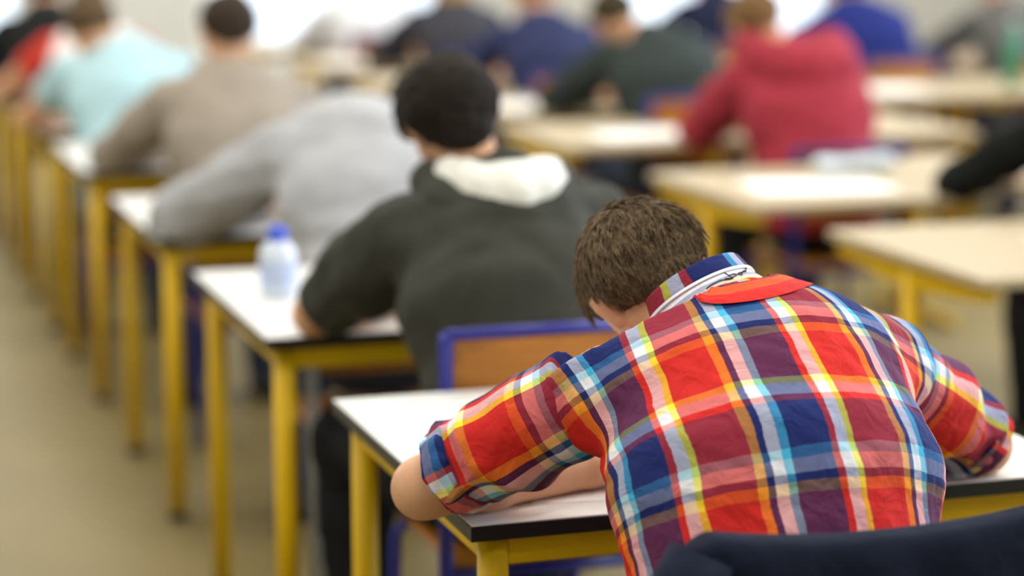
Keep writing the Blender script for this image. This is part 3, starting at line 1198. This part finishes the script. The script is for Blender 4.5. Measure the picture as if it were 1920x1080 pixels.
def sleeve(n, s, cut, g, uv, seed):
    A, B, C = HJ['sh' + n], HJ['el' + n], HJ['wr' + n]
    d = (B - A) / np.linalg.norm(B - A)
    m = lerp(A, B, 0.5)
    end = lerp(A, B, cut)
    pr = [Prim(lerp(A, B, 0.02), m, 0.076, 0.070, None, 1, 0.03, [(lerp(A, B, 0.13), -d)]),
          Prim(m, lerp(A, B, 1.0), 0.070, 0.060, None, 1, 0.03, [(end, d)])]
    sub = [Prim(lerp(A, B, cut - 0.06), lerp(A, B, cut + 0.3), 0.048, 0.048)]

    def disp(v, nn):
        tt = (v - A) @ d / np.linalg.norm(B - A)
        q = v - A - ((v - A) @ d)[:, None] * d
        ang = np.arctan2(q[:, 2], q[:, 0] * s)
        amp = 0.004 + 0.015 * np.clip((tt - 0.3) / 0.4, 0, 1)
        env = np.clip(0.55 + 0.75 * wob(v, 22, seed + 30), 0, 1.3)
        ph1 = tt * 15 + 2.6 * np.sin(ang + seed) + 1.3 * np.sin(ang * 2 + seed * 2) + 0.8 * wob(v, 30, seed + 8)
        ph2 = tt * 24 - 2.2 * np.sin(ang + seed * 1.3) + 1.2 * wob(v, 40, seed + 9)
        f1 = (1 - 2 * np.abs(np.sin(ph1 * 0.5))) * env
        f2 = (1 - 2 * np.abs(np.sin(ph2 * 0.5))) * (1.2 - env) * 0.7
        amp = amp * np.clip((tt - 0.12) / 0.12, 0, 1)
        return amp * (0.5 * f1 + 0.5 * f2) + 0.003 * wob(v, 60, seed) * np.clip((tt - 0.05) / 0.12, 0, 1)
    o = sdf_mesh('sleeve', field(pr, (), sub), 0.005, M_PLAID, shirt, HO, disp=disp, uvfn=uv)
    # rolled cuff
    c0, c1 = lerp(A, B, cut - 0.10), lerp(A, B, cut + 0.04)
    pr = [Prim(lerp(A, B, cut - 0.16), lerp(A, B, cut + 0.12), 0.066, 0.063, None, 1, 0.01, [(c1, d), (c0, -d)])]
    sub = [Prim(lerp(A, B, cut - 0.4), lerp(A, B, cut + 0.4), 0.052, 0.046)]
    uvc = sleeve_uv(A, B, 0.10, 0.05)
    sdf_mesh('cuff', field(pr, (), sub), 0.005, M_PLAID, o, HO,
             disp=lambda v, nn: 0.006 * wob(v, 70, seed + 3) + 0.003 * wob(v, 150, seed), uvfn=uvc)
    return o


sleeve('L', -1, 0.84, 0.02, sleeve_uv(HJ['shL'], HJ['elL'], 0.02, 0.0), 1)
sleeve('R', 1, 0.88, 0.02, sleeve_uv(HJ['shR'], HJ['elR'], 0.06, 0.0, sgn=-1), 2)
trousers(HJ, M_DENIM, hero, 0.012)
for n in 'LR':
    shoe(HJ, n, M_SHOE, hero, 0.01)


# collar: stand, turned up leaf and half moon yoke patch, swept round the neck
COLLAR_C, COLLAR_R = V(0.320, -0.074, 1.060), rot_head(36, -18, -4)


def collar_point(a, u, p0, p1, extra=0.0):
    """a angle round the neck (0 = back), u 0..1 from lower to upper edge; profiles are (half width, depth at the back, height)"""
    rx = p0[0] * (1 - u) + p1[0] * u + extra
    ry = p0[1] * (1 - u) + p1[1] * u + extra
    z = p0[2] * (1 - u) + p1[2] * u
    if math.cos(a) < 0:                      # the front lies close to the throat
        ry = 0.072
        z = z * 0.5 - 0.02 * -math.cos(a)
    return COLLAR_C + COLLAR_R @ V(math.sin(a) * rx, -math.cos(a) * ry, z)


def collar_strip(name, mtl, prof0, prof1, parent, uv0, uv1, thick=0.003, a0=-150, a1=150, n=48, m=6):
    vs, fs, uvs = [], [], []
    for layer in (0, 1):
        for i in range(n + 1):
            a = math.radians(a0 + (a1 - a0) * i / n)
            for j in range(m + 1):
                u = j / m
                vs.append(collar_point(a, u, prof0, prof1, thick * layer) - HO)
                uvs.append((uv0[0] + a * uv1[0], uv0[1] * (1 - u) + uv1[1] * u))
    S = (n + 1) * (m + 1)
    for i in range(n):
        for j in range(m):
            a = i * (m + 1) + j
            b = a + m + 1
            fs.append((a, a + 1, b + 1, b))
            fs.append((S + a, S + b, S + b + 1, S + a + 1))
    for i in range(n):
        for j in (0, m):
            a = i * (m + 1) + j
            b = a + m + 1
            fs.append((a, b, S + b, S + a) if j == 0 else (a, S + a, S + b, b))
    for j in range(m):
        for i in (0, n):
            a = i * (m + 1) + j
            fs.append((a, S + a, S + a + 1, a + 1) if i == 0 else (a, a + 1, S + a + 1, S + a))
    o = obj_from(name, vs, fs, mtl, parent, smooth=True)
    l = o.data.uv_layers.new(name='weave')
    for lp in o.data.loops:
        l.data[lp.index].uv = uvs[lp.vertex_index]
    return o


ST0, ST1 = (0.104, 0.118, -0.040), (0.073, 0.074, 0.024)
col_o = collar_strip('collar', M_PLAID, ST0, ST1, shirt, (0.086, 0.170), (0.004, 0.070))
collar_strip('collar_leaf', M_PLAID, (0.076, 0.077, 0.021), (0.070, 0.070, 0.047), col_o, (0.03, 0.0), (0.075, 0.03), thick=0.005)
collar_strip('collar_piping', mat('white_piping', (235, 238, 245), 0.8), (0.0795, 0.081, 0.017), (0.0785, 0.079, 0.0215), col_o, (0, 0), (0, 0), thick=0.004)

SH_FN = field(sh_prims, SHIRT_CLIPS)[0]


def on_shirt(P, lift):
    P = np.asarray(P, np.float32).copy()
    for _ in range(6):
        g_ = grad(SH_FN, P)
        P = P - g_ * SH_FN(P)[:, None]
    return P + grad(SH_FN, P) * lift


def yoke_patch():
    """half moon of contrasting plaid below the collar, with an embroidered signature"""
    R, c = COLLAR_R, COLLAR_C
    n, m = 36, 10
    pts, uvs = [], []
    for i in range(n + 1):
        w = i / n
        a = math.radians(-34 + 118 * w)
        depth = 0.056 * math.sin(math.pi * min(1, max(0, w))) ** 0.6
        for j in range(m + 1):
            u = j / m
            pts.append(c + R @ V(math.sin(a) * (0.090 + depth * u), -math.cos(a) * (0.100 + depth * u), -0.026 - 0.03 * u))
            uvs.append((0.165 - 0.055 * w, 0.102 + 0.036 * u))
    P = on_shirt(np.array(pts), 0.0022) - HO
    fs = [(i * (m + 1) + j, i * (m + 1) + j + 1, (i + 1) * (m + 1) + j + 1, (i + 1) * (m + 1) + j) for i in range(n) for j in range(m)]
    o = obj_from('yoke_patch', P, fs, M_PLAID, shirt, smooth=True)
    l = o.data.uv_layers.new(name='weave')
    for lp in o.data.loops:
        l.data[lp.index].uv = uvs[lp.vertex_index]
    # stitched signature, strokes traced in millimetre-like units (x right, y up)
    strokes = [[(-38, -3), (-30, 0), (-18, 1), (-8, 1), (0, -4), (6, -6), (10, -6)],
               [(9.5, 18), (10, 8), (10.5, -5)],
               [(-1, 1), (5, -3), (11, -6)],
               [(9, 5), (16, 6.5), (23, 5), (24, 1), (19, -2), (11, -3)],
               [(27, 1), (30, 5), (33, 3), (30, 0), (27, 1)],
               [(34, 5), (36, 2), (35, -2), (31, -4), (29, -3)],
               [(38, 7), (39, 3), (42, 4), (44, 8), (45, 4)],
               [(47, 7), (50, 10), (52, 8), (48, 6), (50, 4), (54, 7)],
               [(55, 8), (58, 12), (62, 13), (66, 15), (68, 20)],
               [(66, 15), (71, 19), (73, 21)]]
    mb = MB()
    for st in strokes:
        st = np.array(st, float)
        q = []
        for k in range(len(st) - 1):
            for u in (0, .25, .5, .75):
                q.append(st[k] * (1 - u) + st[k + 1] * u)
        q.append(st[-1])
        q = np.array(q)
        ker = np.array([1, 2, 1]) / 4
        q[1:-1] = np.stack([np.convolve(q[:, i], ker, 'valid') for i in (0, 1)], 1)
        P = [collar_point(0.10 + x_ * 0.0095, 0.70 + y_ * 0.0100, ST0, ST1, 0.0042) - HO for x_, y_ in q]
        mb.tube([tuple(map(float, p)) for p in P], 0.0007, 6)
    mb.build('signature', mat('black_thread', (18, 16, 20), 0.7), col_o)


yoke_patch()

# hero hair: close cap plus combed strands
M_HHAIR = hair_mat('brown', (84, 68, 50))
hhf = hair_field(HJ, 0.010, 0.012, 0.045)
hair = sdf_mesh('hair', hhf, 0.006, M_HHAIR, hero, HO, disp=lambda v, n_: 0.002 * wob(v, 160, 2))


def strands(parent, hf, J, count, mtl, seed=3):
    rng = np.random.default_rng(seed)
    v, f = polygonise(hf, 0.004)
    nr = grad(hf[0], v)
    R = rot_head(*J['hrot'])
    hc = np.asarray(J['head'])
    loc = (v - hc) @ R          # head-local coordinates
    nloc = nr @ R
    ok = (nloc[:, 2] > -0.65) & ((loc[:, 1] * 0.62 - loc[:, 2] * 0.785) < -0.012) & (np.linalg.norm(loc, axis=1) > 0.05)
    for sx in (-1, 1):
        ok &= np.linalg.norm(loc - np.array([sx * 0.088, 0.022, -0.015]), axis=1) > 0.050
    idx = np.where(ok)[0]
    whorl = np.array([0.008, -0.055, 0.095])
    vs, fs = [], []
    nclump = count // 8
    ci = rng.choice(idx, nclump)
    NS = 4
    for c in ci:
        p0 = loc[c]; n0 = nloc[c]
        fl = p0 - whorl
        fl = fl + np.array([0.25 * fl[1], 0.0, -0.03]) + rng.normal(0, 0.018, 3)
        fl = fl - n0 * (fl @ n0); fl /= (np.linalg.norm(fl) + 1e-6)
        side = np.cross(n0, fl)
        lift = rng.uniform(0.15, 0.5)
        ln = rng.uniform(0.018, 0.034)
        bend = rng.normal(0, 0.35)
        tip = p0 + fl * ln + n0 * (0.0005 + 0.003 * lift) + side * bend * ln * 0.4
        for _ in range(8):
            b = p0 + side * rng.normal(0, 0.0035) + fl * rng.normal(0, 0.004) - n0 * 0.002
            tp = tip + side * rng.normal(0, 0.0018) + fl * rng.normal(0, 0.004) + n0 * rng.normal(0, 0.0012)
            mid = (b + tp) / 2 + n0 * (0.0035 + 0.003 * lift)
            r0 = rng.uniform(0.0005, 0.0009)
            base = len(vs)
            for k in range(NS):
                u = k / (NS - 1)
                pc = b * (1 - u) ** 2 + 2 * mid * u * (1 - u) + tp * u * u
                rr = r0 * (1 - 0.75 * u)
                for q in range(3):
                    a = 2.0944 * q
                    vs.append(pc + (side * math.cos(a) + n0 * math.sin(a)) * rr)
            for k in range(NS - 1):
                for q in range(3):
                    a1, a2 = base + k * 3 + q, base + k * 3 + (q + 1) % 3
                    fs.append((a1, a2, a2 + 3, a1 + 3))
    vs = np.array(vs) @ R.T + hc - HO
    o = obj_from('hair_strands', vs, fs, mtl, parent, smooth=True)
    return o


strands(hair, hhf, HJ, 9000, hair_mat('brown_strand', (122, 102, 78)))

# ------------------------------------------------------------------ the other students
def at(J, **kw):
    for k, v in kw.items():
        J[k] = v
    return J


J1 = default_joints(0.42, 0.985)
J1['head'] = V(0.360, 1.325, 1.19); J1['hrot'] = (28, -14, -6)
J1['knL'] = V(0.18, 1.46, 0.53); J1['anL'] = V(0.20, 1.42, 0.085)
J1['elL'] = V(0.10, 1.41, 0.803); J1['wrL'] = V(0.34, 1.60, 0.792)
student('student with dark hair in a charcoal hooded sweatshirt with white hood lining', J1,
        fabric('charcoal_fleece', (58, 59, 52), sheen=0.05), hair_mat('near_black', (30, 23, 17)), h=0.008, sleeves=('elbow', 'long'), nape=0.036, hair_g=0.021,
        hood=True, lining=fabric('white_fleece', (228, 228, 220)), trouser=M_BLACKTR, seed=21, g=0.024, folds=0.013)
J2 = default_joints(0.50, 2.365, lean=0.05)
J2['head'] = V(0.70, 2.76, 1.05); J2['hrot'] = (50, 0, 0)
J2['elL'] = V(0.075, 2.84, 0.803); J2['wrL'] = V(0.32, 2.98, 0.792)
student('student in a pale grey hooded sweatshirt leaning low over the desk', J2,
        fabric('pale_grey_fleece', (168, 169, 173)), hair_mat('dark_brown', (52, 42, 32)), h=0.010, hood=True, seed=22, g=0.034, folds=0.009)
J3 = default_joints(0.44, 3.83)
J3['head'] = V(0.450, 4.13, 1.205); J3['hrot'] = (18, 4, 0)
student('student with short dark brown hair in a taupe sweater', J3, fabric('taupe_knit', (150, 140, 128)),
        hair_mat('dark_brown', (52, 42, 32)), h=0.011, seed=23, g=0.024)
J4 = default_joints(0.30, 5.10, lean=0.06)
J4['head'] = V(0.20, 5.47, 1.13); J4['hrot'] = (45, -10, 0)
student('student in a pale blue shirt bent far forward', J4, fabric('pale_blue_cotton', (166, 198, 206)),
        hair_mat('mid_brown', (84, 66, 44)), h=0.012, sleeves=('short', 'short'), seed=24, g=0.026, garment='shirt')
J5 = default_joints(0.38, 6.48, lean=0.10)
J5['elL'] = V(0.0, 6.90, 0.81)
student('student in a white shirt with red short sleeves', J5, fabric('white_jersey', (226, 214, 212)),
        hair_mat('mid_brown', (84, 66, 44)), h=0.013, sleeves=('short', 'short'), seed=25, skin=M_SKIN2, garment='shirt', sleeve_mat=fabric('red_jersey', (196, 60, 50)))
J6 = default_joints(0.32, 7.80)
student('student in a black top beside the aisle', J6, fabric('black_cotton', (22, 24, 24)),
        hair_mat('near_black', (30, 23, 17)), h=0.014, seed=26)
JR2 = default_joints(2.72, 2.44)
JR2['elL'] = V(2.36, 2.90, 0.803); JR2['wrL'] = V(2.56, 3.05, 0.792)
student('student in a black long sleeved top with one elbow on the wood desk', JR2, fabric('black_cotton', (22, 24, 24)),
        hair_mat('near_black', (30, 23, 17)), h=0.011, seed=27, trouser=M_BLACKTR)
JR3 = default_joints(2.46, 4.03)
JR3['head'] = V(2.36, 4.36, 1.18); JR3['hrot'] = (40, -12, -8)
JR3['elL'] = V(2.20, 4.48, 0.803)
student('student with light brown hair in a raspberry hooded sweatshirt', JR3, fabric('raspberry_fleece', (156, 50, 64)),
        hair_mat('light_brown', (116, 88, 56)), h=0.011, hood=True, hood_big=1.25, seed=28, g=0.030, trouser=M_BLACKTR)
JR4 = default_joints(2.43, 5.26, lean=0.03)
JR4['head'] = V(2.30, 5.62, 1.13); JR4['hrot'] = (45, -12, 0)
student('student in a dark green jumper resting on the desk', JR4, fabric('dark_green_knit', (48, 56, 54)),
        hair_mat('olive_brown', (60, 52, 32)), h=0.013, seed=29, g=0.026)
JR5 = default_joints(2.36, 6.46)
student('student with tan hair in a navy jumper', JR5, fabric('navy_knit', (44, 50, 84)),
        hair_mat('tan_brown', (150, 104, 62)), h=0.013, seed=30)
JR6 = default_joints(2.35, 7.84)
student('student with long golden hair', JR6, fabric('dark_slate_knit', (58, 58, 66)),
        hair_mat('golden', (160, 124, 66)), h=0.014, seed=31, long_hair=True)
JR7 = default_joints(2.25, 9.22)
student('student in a white shirt near the windows', JR7, fabric('white_cotton', (222, 224, 230)),
        hair_mat('mid_brown', (84, 66, 44)), h=0.015, seed=32, garment='shirt')
JC1 = default_joints(4.10, 6.82)
student('student in a royal blue jacket', JC1, fabric('royal_blue_nylon', (28, 40, 108)),
        hair_mat('near_black', (30, 23, 17)), h=0.014, seed=33, g=0.035, garment='padded_jacket')
JC2 = default_joints(4.92, 6.82)
student('student in a dark grey top beside the royal blue jacket', JC2, fabric('dark_grey_knit', (92, 92, 90)),
        hair_mat('dark_brown', (52, 42, 32)), h=0.014, seed=34)
JC3 = default_joints(4.0, 8.32)
student('student in a midnight blue pullover', JC3, fabric('midnight_knit', (26, 30, 56)),
        hair_mat('near_black', (30, 23, 17)), h=0.015, seed=35)
#ENDPEOPLE

# ------------------------------------------------------------------ jacket over the hero's chair
def jacket():
    root = empty('jacket', (0.335, -0.58, 0))
    nu, nv = 60, 48
    vs, fs = [], []
    rng = np.random.default_rng(5)
    for i in range(nu + 1):
        u = -1 + 2 * i / nu
        x = u * 0.262
        ztop = 0.887 + 0.022 * abs(u) ** 2.2 - 0.10 * max(0, abs(u) - 0.82) ** 1.3 * 3
        zbot = 0.40 + 0.02 * math.sin(u * 5)
        for j in range(nv):
            a = 2 * math.pi * j / nv
            # stadium loop: front side up, over the rail, back side down
            cz, cy = math.cos(a), math.sin(a)
            half = (ztop - zbot) / 2
            zz = (ztop + zbot) / 2 + half * (abs(cz) ** 0.25) * (1 if cz > 0 else -1)
            depth = 0.036 + 0.014 * (1 - (zz - zbot) / (ztop - zbot))
            yy = depth * (abs(cy) ** 0.45) * (1 if cy > 0 else -1) - 0.016 * (1 - u * u)
            fold = 0.010 * math.sin(u * 13 + 2.0 * math.sin(zz * 7)) * min(1, (ztop - zz) * 7) + 0.003 * math.sin(u * 19 + zz * 7)*min(1, (ztop - zz) * 9)
            edge = max(0.0, abs(u) - 0.86) / 0.14
            yy = yy * math.sqrt(max(0.0, 1 - edge ** 2 * 0.98)) + (fold if cy < 0 else -fold * 0.6)
            vs.append((x + 0.006 * math.sin(zz * 14 + u * 3), yy, zz))
    for i in range(nu):
        for j in range(nv):
            a, b = i * nv + j, i * nv + (j + 1) % nv
            fs.append((a, b, b + nv, a + nv))
    fs.append(tuple(range(nv - 1, -1, -1)))
    fs.append(tuple(nu * nv + k for k in range(nv)))
    m = fabric('navy_nylon', (20, 27, 46), bump=0.35, bscale=40)
    obj_from('jacket_body', vs, fs, m, root, smooth=True)
    # sleeves hanging at both ends
    for s in (-1, 1):
        pts = [(s * 0.235, -0.01, 0.878), (s * 0.275, -0.02, 0.80), (s * 0.285, -0.035, 0.66), (s * 0.29, -0.03, 0.50), (s * 0.285, -0.02, 0.38)]
        MB().tube(pts, [0.040, 0.052, 0.050, 0.046, 0.042], 18).build('jacket_sleeve', m, root)
    return tag(root, 'dark navy jacket draped over the back of a chair', 'jacket')


jacket()


# ------------------------------------------------------------------ small things on the desks
def water_bottle():
    r = empty('water_bottle', (0.125, 1.87, DESK_H))
    m = mat('milky_plastic', (214, 224, 240), 0.25, spec=0.6)
    prof = [(0.030, 0.0), (0.038, 0.004), (0.040, 0.02), (0.0405, 0.075), (0.040, 0.095), (0.034, 0.112), (0.022, 0.122), (0.018, 0.126)]
    MB().lathe(prof, 36).build('bottle_body', m, r)
    MB().lathe([(0.0410, 0.024), (0.0413, 0.026), (0.0413, 0.078), (0.0410, 0.080)], 36).build('bottle_label', mat('pale_label', (178, 194, 226), 0.5, noise=0.1, nscale=60), r)
    MB().lathe([(0.0205, 0.124), (0.0215, 0.126), (0.0215, 0.146), (0.017, 0.152), (0.010, 0.156)], 28).build('bottle_cap', mat('blue_cap', (44, 84, 214), 0.35), r)
    return tag(r, 'squat milky water bottle with a blue cap', 'bottle')


water_bottle()


def green_bottle():
    r = empty('glass_bottle', (4.43, 6.15, DESK_H))
    MB().lathe([(0.034, 0.0), (0.038, 0.004), (0.038, 0.17), (0.034, 0.20), (0.016, 0.25), (0.014, 0.29)], 28).build('bottle_body', mat('green_plastic', (40, 130, 96), 0.12, spec=0.7), r)
    MB().lathe([(0.016, 0.288), (0.016, 0.305), (0.012, 0.308)], 20).build('bottle_cap', mat('white_cap', (220, 226, 226), 0.4), r)
    return tag(r, 'tall green bottle standing on a pale wood desk', 'bottle')


green_bottle()


def sheet(x, y, rz, label, w=0.21, d=0.297, z=DESK_H, n=1, group='exam papers on the desks'):
    mb = MB()
    for k in range(n):
        mb.box((-w / 2 + 0.002 * k, -d / 2 + 0.003 * k, 0.0004 + 0.0009 * k), (w / 2 + 0.002 * k, d / 2 + 0.003 * k, 0.0011 + 0.0009 * k))
    o = mb.build('exam_paper', M_PAPER, loc=(x, y, z))
    o.rotation_euler = (0, 0, math.radians(rz))
    return tag(o, label, 'paper', group)


sheet(0.245, 0.215, -9, 'white sheet under the forearm of the plaid shirt', 0.21, 0.297)
sheet(0.42, 1.70, 4, 'white sheet in front of the charcoal hooded sweatshirt')
sheet(0.36, 3.12, 0, 'white sheet in front of the pale grey hooded sweatshirt')
sheet(0.28, 4.52, 6, 'white sheet in front of the taupe sweater')
sheet(0.30, 5.80, 0, 'white sheet in front of the pale blue shirt')
sheet(2.22, 1.98, 0, 'white sheet on the empty pale wood desk')
sheet(2.05, 3.20, -8, 'white open booklet on the pale wood desk with the pouch', 0.42, 0.30, n=4)
sheet(2.12, 4.76, 0, 'wide white sheet left of the raspberry hooded sweatshirt', 0.42, 0.30)
sheet(1.98, 5.98, 0, 'white sheet left of the dark green jumper', 0.30, 0.30)
sheet(2.0, 7.2, 0, 'white sheet left of the navy jumper', 0.4, 0.3)
sheet(4.40, 7.55, 0, 'white sheet in front of the royal blue jacket', 0.21, 0.3)
sheet(3.75, 7.55, 0, 'white open booklet on the desk with nobody behind it', 0.42, 0.3)
sheet(2.0, 8.6, 0, 'white open booklet left of the long golden hair', 0.42, 0.3)
sheet(2.05, 9.95, 0, 'white open booklet left of the student in the white shirt', 0.42, 0.3)
sheet(2.80, 3.40, 0, 'white sheet beside the black sleeve', 0.21, 0.3)
sheet(3.85, 6.2, 0, 'white sheet left of the green bottle', 0.3, 0.3)


def pouch():
    pr = [Prim(V(2.22, 3.48, 0.785), V(2.36, 3.52, 0.785), 0.05, 0.045, (0, 0, 1), 0.5, 0.02),
          Prim(V(2.37, 3.44, 0.79), V(2.38, 3.40, 0.80), 0.035, 0.03, None, 1, 0.03)]
    o = sdf_mesh('pencil_pouch', field(pr, [((0, 0, DESK_H + 0.0005), (0, 0, -1))]), 0.008, mat('clear_pouch', (200, 216, 226), 0.12, spec=0.8), None, V(2.30, 3.46, DESK_H),
                 disp=lambda v, n: 0.006 * wob(v, 70, 3))
    return tag(o, 'shiny clear pencil pouch on a pale wood desk', 'pouch')


pouch()


def pen(x, y, rz, label, c):
    r = empty('pen', (x, y, DESK_H + 0.006), math.radians(rz))
    MB().tube([(-0.06, 0, 0), (0.05, 0, 0)], 0.0045, 12).build('barrel', mat('pen_' + label.split()[0], c, 0.35), r)
    MB().tube([(0.05, 0, 0), (0.066, 0, 0)], [0.0045, 0.001], 12).build('tip', mat('steel_tip', (180, 180, 180), 0.3, 1.0), r)
    return tag(r, label, 'pen')


pen(0.72, 0.62, 30, 'blue pen lying on the white desk of the plaid shirt', (30, 60, 160))
